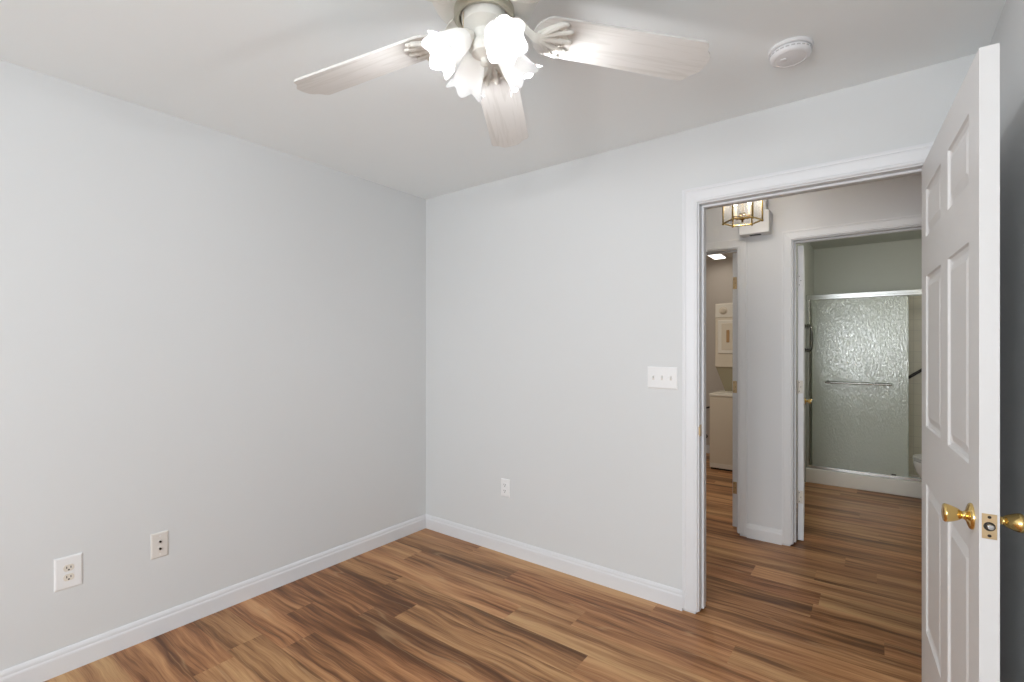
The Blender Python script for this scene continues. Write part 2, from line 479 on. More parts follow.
# ------------------------------------------------------------------ unseen windows behind the photographer, added to let daylight in
for k, (wx, wy, rz, hw) in enumerate(((-0.45, YF - 0.06, 0.0, 0.60), (XR + 0.06, -0.80, PI / 2, 0.50))):
    f = empty('window_%d' % (k + 1), (wx, wy, 0.60), rz); tag(f, kind='structure'); h_ = 1.50
    b_ = new()
    for (x0, x1, z0, z1) in ((-hw, -hw + .05, 0, h_), (hw - .05, hw, 0, h_), (-hw + .05, hw - .05, 0, .05), (-hw + .05, hw - .05, h_ - .05, h_), (-hw + .05, hw - .05, .73, .77)):
        box(b_, x0, x1, -0.03, 0.03, z0, z1, 0.004)
    obj('window_frame', b_, M['trim'], f)
    b_ = new(); box(b_, -hw + .05, hw - .05, -0.004, 0.0, .05, .73); box(b_, -hw + .05, hw - .05, -0.004, 0.0, .77, h_ - .05)
    obj('window_pane', b_, M['glass'], f)
    b_ = new(); box(b_, -hw - .06, hw + .06, 0.0605, 0.10, -.03, 0.0, 0.004); obj('window_sill', b_, M['trim'], f)


# ------------------------------------------------------------------ baseboards
BP = [(0, 0), (0.0135, 0), (0.0135, 0.068), (0.0125, 0.073), (0.0100, 0.078), (0.0098, 0.084), (0.0090, 0.089), (0.0060, 0.096), (0.003, 0.100), (0, 0.100)]


def base_run(name, a, b, nrm, m0=0, m1=0, m='trim'):
    """profile swept from a to b (2d), standing out along nrm; m0/m1 shorten/lengthen with depth for mitres"""
    bm = new(); a = Vector(a); b = Vector(b); nrm = Vector(nrm); d = (b - a).normalized()
    ra = []; rb = []
    for w_, z in BP:
        pa = a + nrm * w_ + d * (w_ * m0); pb = b + nrm * w_ - d * (w_ * m1)
        ra.append(bm.verts.new((pa.x, pa.y, z))); rb.append(bm.verts.new((pb.x, pb.y, z)))
    n = len(BP)
    for k in range(n):
        bm.faces.new((ra[k], ra[(k + 1) % n], rb[(k + 1) % n], rb[k]))
    bm.faces.new(ra); bm.faces.new(rb)
    return struct(name, bm, M[m])


CW = 0.074      # casing width
RV = 0.006      # reveal
base_run('baseboard_left', (XL, YF), (XL, YB), (1, 0), 1, 1)
base_run('baseboard_back', (XL, YB), (OX0 - RV - CW, YB), (0, -1), 1, 0)
base_run('baseboard_right', (XR, YF), (XR, YB), (-1, 0), 1, 0)
base_run('baseboard_front', (XL, YF), (XR, YF), (0, 1), 1, 1)
CWH = 0.060
base_run('baseboard_hall', (LX1 + RV + CWH, YH), (BX0 - RV - CWH, YH), (0, -1), 0, 0, 'trim_lightened')
base_run('baseboard_laundry', (LWX0, YE), (LWX1, YE), (0, -1), 1, 1)

# ------------------------------------------------------------------ door casings and jambs
CP = [(0.0, 0.0), (0.0, 0.0075), (0.004, 0.0105), (0.010, 0.0110), (0.014, 0.0095), (0.020, 0.0100), (0.034, 0.0120), (0.050, 0.0140), (0.056, 0.0140),
      (0.060, 0.0125), (0.066, 0.0145), (0.074, 0.0145), (0.074, 0.0)]
GAP = 0.017     # trim stands a little clear of the newer floor


def casing(name, x0, x1, zt, y, sgn, width, m='trim'):
    """U-shaped mitred casing round an opening; sgn -1 stands out towards -y"""
    bm = new(); k_ = width / 0.074; rows = []
    x0 -= RV; x1 += RV; zt += RV
    for w_, d in CP:
        w_ *= k_; yy = y + sgn * d
        rows.append([bm.verts.new(p) for p in ((x0 - w_, yy, GAP), (x0 - w_, yy, zt + w_), (x1 + w_, yy, zt + w_), (x1 + w_, yy, GAP))])
    n = len(rows)
    for i in range(n):
        a, b = rows[i], rows[(i + 1) % n]
        for k in range(3): bm.faces.new((a[k], a[k + 1], b[k + 1], b[k]))
    bm.faces.new([q[0] for q in rows]); bm.faces.new([q[3] for q in rows])
    return struct(name, bm, M[m])


def jamb(name, x0, x1, zt, y0, y1, stop_y0, stop_y1):
    bm = new()
    box(bm, x0 - J, x0, y0, y1, GAP, zt + J); box(bm, x1, x1 + J, y0, y1, GAP, zt + J); box(bm, x0, x1, y0, y1, zt, zt + J)
    s = 0.011
    box(bm, x0, x0 + s, stop_y0, stop_y1, GAP, zt, 0.002, 1); box(bm, x1 - s, x1, stop_y0, stop_y1, GAP, zt, 0.002, 1)
    box(bm, x0 + s, x1 - s, stop_y0, stop_y1, zt - s, zt, 0.002, 1)
    return struct(name, bm, M['trim'])


casing('trim_1', OX0, OX1, OZ, YB, -1, CW)
jb = jamb('trim_2', OX0, OX1, OZ, YB, YBO, YB + 0.040, YB + 0.075)
casing('trim_3', OX0, OX1, OZ, YBO, 1, CW)
casing('trim_4', LX0, LX1, OZ - 0.012, YH, -1, CWH, 'trim_lightened')
jamb('trim_5', LX0, LX1, OZ - 0.012, YH, YHO, YH + 0.045, YH + 0.08)
casing('trim_6', BX0, BX1, OZ, YH, -1, CWH, 'trim_lightened')
jb3 = jamb('trim_7', BX0, BX1, OZ, YH, YHO, YH + 0.045, YH + 0.08)
# strike plate let into the bedroom jamb
b_ = new(); box(b_, OX0, OX0 + 0.0015, YB + 0.001, YB + 0.034, 0.892, 0.950, 0.0006, 1); box(b_, OX0 - 0.003, OX0 + 0.004, YB - 0.002, YB + 0.003, 0.900, 0.942, 0.001, 1)
sp_ = obj('strike_plate', b_, M['latch'], jb); sp_['label'] = 'brass strike plate in the doorway jamb'


# ------------------------------------------------------------------ six-panel doors
def door_leaf(W, T, H, cols, rails):
    """local x along width from the hinge, y through the thickness, z up; moulded panels on both faces"""
    bm = new()
    xs = [0] + [v for c in cols for v in c] + [W]
    zs = [0] + [v for r_ in rails for v in r_] + [H]
    ins = [(0.0, 0.0), (0.004, 0.0060), (0.013, 0.0095), (0.018, 0.0095), (0.042, 0.0020)]
    for y0, sg in ((0.0, 1), (T, -1)):
        for i in range(len(xs) - 1):
            for j in range(len(zs) - 1):
                x0, x1, z0, z1 = xs[i], xs[i + 1], zs[j], zs[j + 1]
                if i % 2 == 1 and j % 2 == 1:
                    prev = None
                    for d, dep in ins:
                        q = [bm.verts.new(p) for p in ((x0 + d, y0 + sg * dep, z0 + d), (x1 - d, y0 + sg * dep, z0 + d), (x1 - d, y0 + sg * dep, z1 - d), (x0 + d, y0 + sg * dep, z1 - d))]
                        if prev:
                            for k in range(4): bm.faces.new((prev[k], prev[(k + 1) % 4], q[(k + 1) % 4], q[k]))
                        prev = q
                    bm.faces.new(prev)
                else:
                    bm.faces.new([bm.verts.new(p) for p in ((x0, y0, z0), (x1, y0, z0), (x1, y0, z1), (x0, y0, z1))])
    for (xa, za, xb, zb) in ((0, 0, W, 0), (W, 0, W, H), (W, H, 0, H), (0, H, 0, 0)):
        bm.faces.new([bm.verts.new(p) for p in ((xa, 0, za), (xb, 0, zb), (xb, T, zb), (xa, T, za))])
    bmesh.ops.remove_doubles(bm, verts=bm.verts[:], dist=1e-5)
    return bm


KNOB = [(0.0, 0.0), (0.032, 0.0), (0.032, 0.003), (0.030, 0.006), (0.022, 0.009), (0.0145, 0.011), (0.0105, 0.014), (0.0095, 0.018), (0.0110, 0.0215),
        (0.0135, 0.024), (0.0160, 0.029), (0.0190, 0.036), (0.0215, 0.043), (0.0226, 0.048), (0.0226, 0.051), (0.0205, 0.0540), (0.012, 0.0555), (0.0, 0.056)]




def knob(parent, x, z, y, sgn, k=1.0):
    b_ = new(); lathe(b_, [(r_ * k, h * k) for r_, h in KNOB], 28, zto((0, sgn, 0), (x, y, z)))
    return obj('door_knob', b_, M['brass'], parent, smooth=True)


def hinge(parent, z, m, x=0.0, y=0.0, T=0.035, h=0.088):
    """leaf let into the door's hinge edge (local x = 0 plane), knuckle at the corner"""
    b_ = new()
    box(b_, -0.0016, 0.0004, 0.004, T - 0.002, z - h / 2, z + h / 2, 0.0005, 1)
    lathe(b_, [(0, -h / 2 - 0.003), (0.0045, -h / 2), (0.0055, -h / 2 + 0.002), (0.0055, h / 2 - 0.002), (0.0045, h / 2), (0, h / 2 + 0.003)], 12, Matrix.Translation((-0.003, y, z)))
    for k in range(3):
        lathe(b_, [(0, 0.0), (0.0028, 0.0), (0.0024, 0.0012), (0, 0.0014)], 8, zto((-1, 0, 0), (-0.0014, T * (0.45 if k == 1 else 0.72), z + (k - 1) * h * 0.34)), False, False)
        for f in b_.faces[-16:]: f.material_index = 1
    return obj('hinge', b_, [m, M['dark']], parent, smooth=True)


RAILS = [(0.270, 0.822), (1.035, 1.595), (1.740, 1.920)]

# bedroom door, standing wide open beside the right wall
W1, T1, H1 = 0.916, 0.035, 2.030
ang = math.atan2(-0.9148, 0.050)
d1 = empty('door_1', (0.143, 2.478, 0.010), ang)
tag(d1, 'white six-panel bedroom door standing open with brass tulip knobs', 'door', kind='structure')
obj('door_leaf', door_leaf(W1, T1, H1, [(0.107, 0.414), (0.530, 0.810)], RAILS), M['door'], d1)
knob(d1, W1 - 0.070, 0.913, 0.0, -1); knob(d1, W1 - 0.070, 0.913, T1, 1)
b_ = new(); box(b_, W1 - 0.0005, W1 + 0.0012, 0.0045, T1 - 0.0045, 0.913 - 0.029, 0.913 + 0.029, 0.0005, 1, 0)
lp = obj('latch_plate', b_, M['latch'], d1); lp['label'] = 'satin brass latch plate on the door edge'
b_ = new(); lathe(b_, [(0.0105, 0), (0.0105, 0.0006), (0.0, 0.0006)], 24, zto((1, 0, 0), (W1 + 0.0010, T1 / 2, 0.913)))
rc = obj('bolt_hole', b_, M['darkmetal'], lp, smooth=True)
b_ = new(); lathe(b_, [(0.0075, 0), (0.0075, 0.002), (0.0055, 0.008), (0, 0.0085)], 18, zto((1, 0, 0), (W1 + 0.0012, T1 / 2 + 0.001, 0.913)))
obj('latch_bolt', b_, M['steel'], lp, smooth=True)
for s_ in (-1, 1):
    b_ = new(); lathe(b_, [(0.0036, 0), (0.0034, 0.0006), (0, 0.0008)], 12, zto((1, 0, 0), (W1 + 0.0011, T1 / 2, 0.913 + s_ * 0.0215)))
    obj('screw', b_, M['darkmetal'], lp, smooth=True)
for z in (0.22, 1.02, 1.82): hinge(d1, z, M['latch'], y=T1)

# bathroom door, swung in against the bathroom's left wall
W2, T2 = 0.705, 0.035
d2 = empty('door_2', (-0.398, YHO + 0.010, 0.010), math.radians(95.2))
tag(d2, 'white bathroom door swung open against the left bathroom wall', 'door', kind='structure')
obj('door_leaf', door_leaf(W2, T2, H1, [(0.095, 0.300), (0.405, 0.610)], RAILS), M['trim_lightened'], d2)
knob(d2, W2 - 0.06, 0.900, 0.0, -1, 0.85)
for z, mm in ((0.297, M['ivory']), (1.056, M['ivory']), (1.790, M['plate'])): hinge(d2, z, mm, y=T2)

# laundry door, swung into the laundry
d3 = empty('door_3', (-0.818, YHO + 0.012, 0.010), math.radians(90))
tag(d3, 'white laundry door swung in, seen edge on', 'door', kind='structure')
obj('door_leaf', door_leaf(W2, T2, H1, [(0.095, 0.300), (0.405, 0.610)], RAILS), M['trim_lightened'], d3)
for z in (0.287, 1.035, 1.806): hinge(d3, z, M['latch'], y=0.0)
knob(d3, W2 - 0.06, 0.900, T2, 1, 0.85)


# ------------------------------------------------------------------ wall plates (local: x right, y out of the wall, z up)
def plate_bm(w_, h_, t=0.006):
    bm = new(); t2 = bmesh.new()
    prof = [(0, 0.0), (0.0, 0.002), (0.003, t * 0.8), (0.007, t)]
    prev = None
    for d, yy in prof:
        q = [t2.verts.new(p) for p in ((-w_ / 2 + d, yy, -h_ / 2 + d), (w_ / 2 - d, yy, -h_ / 2 + d), (w_ / 2 - d, yy, h_ / 2 - d), (-w_ / 2 + d, yy, h_ / 2 - d))]
        if prev:
            for k in range(4): t2.faces.new((prev[k], prev[(k + 1) % 4], q[(k + 1) % 4], q[k]))
        else: t2.faces.new(q)
        prev = q
    t2.faces.new(prev); merge(bm, t2); return bm


def recept(parent, z, m, y=0.006):
    """one socket of a duplex outlet: rounded face with two slots and a ground hole"""
    pts = []
    for k in range(28):
        a = 2 * PI * k / 28; x_ = 0.0172 * math.cos(a); zz = max(-0.0135, min(0.0135, 0.0172 * math.sin(a))); pts.append((x_, zz))
    b_ = new(); extrude_outline(b_, pts, 0, 0.0025, zto((0, 1, 0), (0, y - 0.0005, z)) @ Matrix.Rotation(PI, 4, 'Z'), 0.0006)
    o = obj('receptacle', b_, m, parent)
    b_ = new(); yy = y + 0.0019
    box(b_, -0.0078, -0.0052, yy - .001, yy + .0006, z - 0.002, z + 0.007); box(b_, 0.0052, 0.0078, yy - .001, yy + .0006, z - 0.002, z + 0.007)
    lathe(b_, [(0.0031, -0.001), (0.0031, 0.0006)], 12, zto((0, 1, 0), (0, yy, z - 0.0075)))
    s = obj('slots', b_, M['dark'], o); s['label'] = 'dark socket slots'
    return o


def screw(parent, x, z, y=0.006):
    b_ = new(); lathe(b_, [(0.0032, 0), (0.0030, 0.0009), (0.0012, 0.0013), (0, 0.0013)], 12, zto((0, 1, 0), (x, y - 0.0003, z)))
    return obj('screw', b_, M['plate'], parent)


def outlet(loc, rz, w_, h_, pm, rm, label):
    o = empty('wall_outlet', loc, rz); tag(o, label, 'power outlet', 'duplex outlets low on the bedroom walls')
    obj('cover_plate', plate_bm(w_, h_), pm, o)
    recept(o, 0.0195, rm); recept(o, -0.0195, rm); screw(o, 0, 0)
    return o


outlet((XL, 0.500, 0.407), -PI / 2, 0.089, 0.134, M['plate'], M['ivory'], 'oversized white outlet plate with cream sockets low on the left wall')
outlet((-1.929, YB, 0.425), PI, 0.070, 0.115, M['plate'], M['plate'], 'all-white outlet low on the back wall right of the room corner')

o = empty('cable_jack', (XL, 0.820, 0.416), -PI / 2)
tag(o, 'beige wall plate with two dark coaxial jacks on the left wall', 'cable outlet')
obj('cover_plate', plate_bm(0.070, 0.118), M['jackplate'], o)
for s in (-1, 1):
    b_ = new(); lathe(b_, [(0.0095, 0), (0.0095, 0.002), (0.008, 0.0028), (0.0055, 0.003), (0.0055, 0.001), (0.0, 0.001)], 20, zto((0, 1, 0), (0, 0.0058, s * 0.0165)))
    jk = obj('jack', b_, M['jackplate'], o, smooth=True)
    b_ = new(); lathe(b_, [(0, 0), (0.0048, 0), (0.0048, 0.007), (0.0025, 0.007), (0.0025, 0.004), (0, 0.004)], 14, zto((0, 1, 0), (0, 0.0060, s * 0.0165)))
    obj('connector', b_, M['darkmetal'], jk)
    screw(o, 0, s * 0.042)

o = empty('light_switch', (-0.893, YB, 1.180), PI)
tag(o, 'white triple toggle light switch plate left of the doorway', 'light switch')
obj('cover_plate', plate_bm(0.158, 0.114), M['plate'], o)
for k in (-1, 0, 1):
    b_ = new(); box(b_, k * 0.046 - 0.0055, k * 0.046 + 0.0055, 0.0050, 0.0070, -0.0125, 0.0125, 0.0008, 1)
    bz = obj('toggle_bezel', b_, M['jackplate'], o)
    b_ = new(); t = bmesh.new(); bmesh.ops.create_cube(t, size=1.0)
    for v in t.verts:
        tp = 0.7 if v.co.y > 0 else 1.0
        v.co = Vector((v.co.x * 0.0095 * tp, v.co.y * 0.016 + 0.012, v.co.z * 0.010 * tp))
    bmesh.ops.bevel(t, geom=t.edges[:], offset=0.001, segments=2, affect='EDGES')
    merge(b_, t, Matrix.Translation((k * 0.046, 0, 0)) @ Matrix.Rotation(math.radians(22), 4, 'X'))
    obj('toggle', b_, M['plate'], o)
    for s in (-1, 1): screw(o, k * 0.046, s * 0.030)

# ------------------------------------------------------------------ smoke detector on the ceiling
o = empty('smoke_detector', (-0.253, 2.045, CE))
tag(o, 'round white smoke detector on the ceiling near the doorway', 'smoke detector')
b_ = new(); lathe(b_, [(0.073, 0.0), (0.073, -0.009), (0.070, -0.012), (0.0, -0.012)], 48); obj('mounting_base', b_, M['detector'], o, smooth=True)
b_ = new(); lathe(b_, [(0.063, -0.012), (0.063, -0.016), (0.068, -0.017), (0.068, -0.027), (0.066, -0.033), (0.060, -0.0375), (0.052, -0.0385), (0.050, -0.037), (0.046, -0.0385), (0.0, -0.0395)], 48)
obj('cover', b_, M['detector'], o, smooth=True)
b_ = new()
for k in range(24):
    a = 2 * PI * k / 24
    merge(b_, box(new(), 0.0672, 0.0684, -0.006, 0.006, -0.0245, -0.020), Matrix.Rotation(a, 4, 'Z'))
obj('vent_slots', b_, M['slotgrey'], o)
b_ = new(); lathe(b_, [(0.011, -0.0385), (0.011, -0.0415), (0.009, -0.0425), (0, -0.0425)], 20, Matrix.Translation((-0.02, -0.012, 0))); obj('test_button', b_, M['detector'], o, smooth=True)

# ------------------------------------------------------------------ ceiling fan
FX, FY = -0.874, 1.034
BZ = 2.238          # blade height
fan = empty('ceiling_fan', (FX, FY, CE))
tag(fan, 'white five-blade ceiling fan with four lit tulip glass shades', 'ceiling fan')
zz = lambda z: z - CE
b_ = new(); lathe(b_, [(0.085, 0), (0.088, -0.012), (0.080, -0.030), (0.060, -0.040)], 48); obj('canopy', b_, M['fanwhite'], fan, smooth=True)
b_ = new(); lathe(b_, [(0.058, -0.036), (0.110, -0.046), (0.142, -0.062), (0.156, -0.085), (0.158, -0.108), (0.150, -0.124), (0.143, -0.128), (0.146, -0.134), (0.140, -0.146), (0.122, -0.158), (0.100, -0.164), (0.0, -0.166)], 64)
housing = obj('motor_housing', b_, M['fanwhite'], fan, smooth=True)
b_ = new(); lathe(b_, [(0.079, -0.155), (0.084, -0.163), (0.084, -0.186), (0.080, -0.190), (0.070, -0.187), (0.070, -0.160)], 48, None, False, False)
rim = obj('rotor_ring', b_, M['ring'], fan, smooth=True); rim['label'] = 'dull brass ring under the motor'
b_ = new(); lathe(b_, [(0.050, -0.150), (0.062, -0.158), (0.064, -0.184), (0.060, -0.206), (0.046, -0.214), (0.030, -0.222), (0.028, -0.246), (0.036, -0.256), (0.038, -0.272), (0.034, -0.284), (0.020, -0.292), (0.010, -0.297), (0.009, -0.303), (0.012, -0.309), (0.006, -0.316), (0.0, -0.317)], 40)
fitter = obj('light_fitter', b_, M['fanwhite'], fan, smooth=True)
for k in range(6):
    b_ = new(); a = k * PI / 3 + 0.3
    lathe(b_, [(0, 0), (0.004, 0), (0.0035, 0.002), (0, 0.003)], 10, zto((math.cos(a), math.sin(a), 0), (0.0630 * math.cos(a), 0.0630 * math.sin(a), -0.176)))
    obj('fitter_screw', b_, M['latch'], fitter)
# pull chains
for a, l in ((math.radians(250), 0.11), (math.radians(70), 0.08)):
    b_ = new()
    n_ = int(l / 0.006)
    for k in range(n_):
        t = bmesh.new(); bmesh.ops.create_icosphere(t, subdivisions=1, radius=0.0019)
        merge(b_, t, Matrix.Translation((0.066 * math.cos(a), 0.066 * math.sin(a), -0.190 - k * 0.0045)))
    lathe(b_, [(0, -0.012), (0.004, -0.010), (0.005, -0.003), (0.002, 0.003), (0, 0.004)], 10, Matrix.Translation((0.066 * math.cos(a), 0.066 * math.sin(a), -0.190 - n_ * 0.0045 - 0.004)))
    obj('pull_chain', b_, M['latch'], fan)


def blade_outline():
    r0, r1 = 0.140, 0.689
    w0, w1 = 0.067, 0.077
    pts = []
    # root: rounded
    for k in range(15):
        a = PI / 2 + PI * k / 14
        pts.append((r0 + 0.055 + 0.055 * math.cos(a), w0 * math.sin(a)))
    # lower edge to the tip
    pts.append((r1 - 0.055, -w1))
    # rounded corner, concave sweep to a blunt nose, mirrored
    half = [(r1 - 0.046, -w1 + 0.0005), (r1 - 0.037, -w1 + 0.004), (r1 - 0.032, -w1 + 0.011), (r1 - 0.029, -w1 + 0.020), (r1 - 0.022, -w1 + 0.030), (r1 - 0.011, -w1 + 0.038),
            (r1 - 0.003, -w1 + 0.048), (r1, -w1 + 0.060), (r1, -0.008)]
    pts += half
    pts += [(x_, -y_) for x_, y_ in reversed(half)]
    pts.append((r1 - 0.055, w1))
    return pts


bo = blade_outline()


def iron_bm():
    """cast blade bracket: arm from the motor and a pierced palmette under the blade (local x outwards)"""
    b_ = new()
    arm = smoothpath([(0.085, 0, 0.036), (0.105, 0, 0.030), (0.125, 0, 0.010), (0.145, 0, -0.006), (0.170, 0, -0.009)], 6)
    t = bmesh.new(); prev = None
    for i, p in enumerate(arm):
        hw = 0.020 - 0.006 * math.sin(PI * i / (len(arm) - 1)); th = 0.0045
        q = [t.verts.new((p.x, -hw, p.z - th)), t.verts.new((p.x, -hw * .6, p.z + th)), t.verts.new((p.x, hw * .6, p.z + th)), t.verts.new((p.x, hw, p.z - th))]
        if prev:
            for k in range(4): t.faces.new((prev[k], prev[(k + 1) % 4], q[(k + 1) % 4], q[k]))
        else: t.faces.new(q)
        prev = q
    t.faces.new(prev); merge(b_, t)
    zb = -0.0085
    # palmette leaves: raised ribs fanning out, with curled tips
    for s, yo, le in ((0, 0.0, 0.086), (1, 0.030, 0.080), (-1, 0.030, 0.080), (1, 0.050, 0.060), (-1, 0.050, 0.060)):
        pts = smoothpath([(0.160, s * 0.004, zb), (0.180, s * yo * 0.55, zb), (0.160 + le * 0.72, s * yo * 0.95, zb), (0.160 + le, s * yo * 1.12, zb)], 5)
        n_ = len(pts)
        tube(b_, pts, [0.0045 + 0.0045 * math.sin(PI * min(1, (i + 1) / n_)) for i in range(n_)], 8)
        e_ = pts[-1]
        t = bmesh.new(); bmesh.ops.create_uvsphere(t, u_segments=10, v_segments=6, radius=0.0095)
        merge(b_, t, Matrix.Translation(e_) @ Matrix.Diagonal((1.2, 0.8, 0.55, 1)))
    # scrolls between the leaves
    for s in (-1, 1):
        for cx_, cy_, rr in ((0.217, 0.014, 0.0085), (0.195, 0.026, 0.008), (0.219, 0.041, 0.007)):
            ring = [(cx_ + rr * math.cos(a), s * (cy_ + rr * math.sin(a)), zb) for a in [2 * PI * k / 14 for k in range(13)]]
            tube(b_, ring, 0.0032, 6)
    # web plate behind the ornament
    web = [(0.151, -0.014), (0.180, -0.040), (0.207, -0.058), (0.227, -0.056), (0.223, -0.046), (0.241, -0.034), (0.235, -0.020), (0.249, 0.0),
           (0.235, 0.020), (0.241, 0.034), (0.223, 0.046), (0.227, 0.056), (0.207, 0.058), (0.180, 0.040), (0.151, 0.014)]
    extrude_outline(b_, web, -0.0075, -0.0034)
    for x_, y_ in ((0.187, 0.018), (0.187, -0.018), (0.225, 0.0)):
        lathe(b_, [(0, -0.017), (0.003, -0.0165), (0.0045, -0.014), (0.0045, -0.007)], 10, Matrix.Translation((x_, y_, 0)))
    return b_


blade_mesh = None; iron_mesh = None
for k in range(5):
    a = math.radians(48.7 + 72 * k + (4 if k == 3 else 0))
    if blade_mesh is None:
        b_ = new(); extrude_outline(b_, bo, -0.0035, 0.0035, None, 0.0007)
        bl = obj('blade', b_, M['blade'], fan); blade_mesh = bl.data
        ir = obj('blade_bracket', iron_bm(), M['fanwhite'], bl, smooth=True); iron_mesh = ir.data
        first_b, first_i = bl, ir
    else:
        bl = first_b.copy(); C.objects.link(bl); bl.parent = fan
        ir = first_i.copy(); C.objects.link(ir); ir.parent = bl
    bl.location = (0, 0, zz(BZ)); bl.rotation_euler = (math.radians(-11.0), math.radians((2.2, 4.3, 2.8, 2.5, 2.5)[k]), a)     # pitched, each sagging a little

# tulip shades on short arms
SHADE = [(0.016, 0.0), (0.021, 0.003), (0.027, 0.012), (0.033, 0.028), (0.0375, 0.048), (0.0405, 0.066), (0.0425, 0.080), (0.0450, 0.090), (0.0495, 0.099), (0.0570, 0.107)]


def shade_bm():
    b_ = new(); n = 72
    for inner in (0, 1):
        pass
    rings = []
    t = bmesh.new()
    outer = [(r_, h, 0) for r_, h in SHADE]
    inner = [(r_ - 0.0028, h - 0.0006, 1) for r_, h in reversed(SHADE)]
    for r_, h, inn in outer + inner:
        fr = max(0.0, (h - 0.060) / 0.047)
        ring = []
        for k in range(n):
            th = 2 * PI * k / n
            c_ = math.cos(6 * th)
            lob = 0.5 + 0.5 * c_
            rr = r_ * (1 + 0.13 * fr * fr * (lob ** 0.8 - 0.55)) * (1 + 0.018 * c_ * min(1, h / 0.03))
            hh = h + 0.016 * fr * fr * (lob - 0.6)
            ring.append(t.verts.new((rr * math.cos(th), rr * math.sin(th), hh)))
        rings.append(ring)
    m_ = len(rings)
    for i in range(m_ - 1):
        for k in range(n): t.faces.new((rings[i][k], rings[i][(k + 1) % n], rings[i + 1][(k + 1) % n], rings[i + 1][k]))
    for k in range(n): t.faces.new((rings[-1][k], rings[-1][(k + 1) % n], rings[0][(k + 1) % n], rings[0][k]))
    merge(b_, t); return b_


first = None
for k, az in enumerate((-25, 65, 155, 245)):
    a = math.radians(az); el = math.radians(-42)
    dx = Vector((math.cos(a) * math.cos(el), math.sin(a) * math.cos(el), math.sin(el)))
    p0 = Vector((0.052 * math.cos(a), 0.052 * math.sin(a), zz(2.190)))
    q = dx.to_track_quat('Z', 'Y')
    if first is None:
        b_ = new(); lathe(b_, [(0.0, -0.022), (0.010, -0.020), (0.012, -0.006), (0.021, -0.004), (0.023, 0.004), (0.021, 0.010), (0.017, 0.010), (0.0, 0.008)], 28)
        hol = obj('lamp_holder', b_, M['fanwhite'], fan, smooth=True)
        sh = obj('lamp_shade', shade_bm(), M['shade'], hol, smooth=True)
        b_ = new(); lathe(b_, [(0.0, 0.008), (0.012, 0.010), (0.013, 0.022), (0.018, 0.032), (0.0235, 0.043), (0.026, 0.053), (0.0245, 0.062), (0.018, 0.071), (0.009, 0.0755), (0.0, 0.077)], 28)
        bu = obj('bulb', b_, M['bulb'], hol, smooth=True)
        first = (hol, sh, bu)
        sh['label'] = 'frosted white tulip glass shade'; bu['label'] = 'lit bulb'
    else:
        hol = first[0].copy(); C.objects.link(hol); hol.parent = fan
        for ch in first[1:]:
            c_ = ch.copy(); C.objects.link(c_); c_.parent = hol
    hol.location = p0; hol.rotation_mode = 'QUATERNION'; hol.rotation_quaternion = q
    lp_ = p0 + dx * 0.098 + Vector((FX, FY, CE))
    point('fan_bulb_light', lp_, FAN_W, (0.98, 0.98, 1.0), 0.013)
    # arm from the fitter to the holder
    b_ = new(); c0 = Vector((0.024 * math.cos(a), 0.024 * math.sin(a), zz(2.175))); tube(b_, smoothpath([c0, c0 + Vector((math.cos(a) * .012, math.sin(a) * .012, 0.016)), p0 - dx * 0.016], 5), 0.008, 10)
    obj('lamp_arm', b_, M['fanwhite'], fan, smooth=True)

# ------------------------------------------------------------------ hall lantern
LXc, LYc = -0.640, 3.150
lan = empty('hall_lantern', (LXc, LYc, CE))
tag(lan, 'six-sided glass and brass lantern on the hall ceiling', 'ceiling light')
ZB_, ZT_ = zz(2.092), zz(2.330)
R6 = 0.106
rot6 = math.radians(12)
hx = [Vector((R6 * math.cos(rot6 + k * PI / 3), R6 * math.sin(rot6 + k * PI / 3), 0)) for k in range(6)]
b_ = new(); lathe(b_, [(0.065, 0), (0.066, -0.010), (0.050, -0.022), (0.012, -0.028), (0.008, -0.070), (0.020, -0.074)], 32); obj('ceiling_canopy', b_, M['agedbrass'], lan, smooth=True)
b_ = new()
for k in range(6):
    p, q = hx[k], hx[(k + 1) % 6]
    for z, r_ in ((ZB_, 0.0050), (ZT_, 0.0050)):
        tube(b_, [p + Vector((0, 0, z)), q + Vector((0, 0, z))], r_, 8)
    tube(b_, [p + Vector((0, 0, ZB_ - 0.004)), p + Vector((0, 0, ZT_ + 0.004))], 0.0048, 8)
    t = bmesh.new(); bmesh.ops.create_uvsphere(t, u_segments=10, v_segments=6, radius=0.0075); merge(b_, t, Matrix.Translation(p + Vector((0, 0, ZB_ - 0.003))))
    tube(b_, [p + Vector((0, 0, ZT_)), Vector((0, 0, ZT_ + 0.036))], 0.0045, 8)
obj('lantern_frame', b_, M['agedbrass'], lan, smooth=True)
for k in range(6):
    p, q = hx[k] * 0.985, hx[(k + 1) % 6] * 0.985
    n_ = ((p + q) / 2).normalized() * 0.0015; d_ = (q - p).normalized() * 0.004
    t = new(); vs = []
    for s in (1, -1):
        for (pp, z) in ((p + d_, ZB_ + 0.004), (q - d_, ZB_ + 0.004), (q - d_, ZT_ - 0.004), (p + d_, ZT_ - 0.004)):
            vs.append(t.verts.new(pp + n_ * s + Vector((0, 0, z))))
    t.faces.new(vs[:4]); t.faces.new(vs[4:])
    for i in range(4): t.faces.new((vs[i], vs[(i + 1) % 4], vs[4 + (i + 1) % 4], vs[4 + i]))
    gp = obj('glass_panel', t, M['lanternglass'], lan); gp['label'] = 'clear glass side panel'
b_ = new(); lathe(b_, [(0.0, ZB_ - 0.006), (0.007, ZB_ - 0.002), (0.004, ZB_ + 0.006), (0.012, ZB_ + 0.012), (0.026, ZB_ + 0.020), (0.030, ZB_ + 0.032), (0.024, ZB_ + 0.040), (0.008, ZB_ + 0.048), (0.006, ZT_ + 0.035), (0.0, ZT_ + 0.036)], 28)
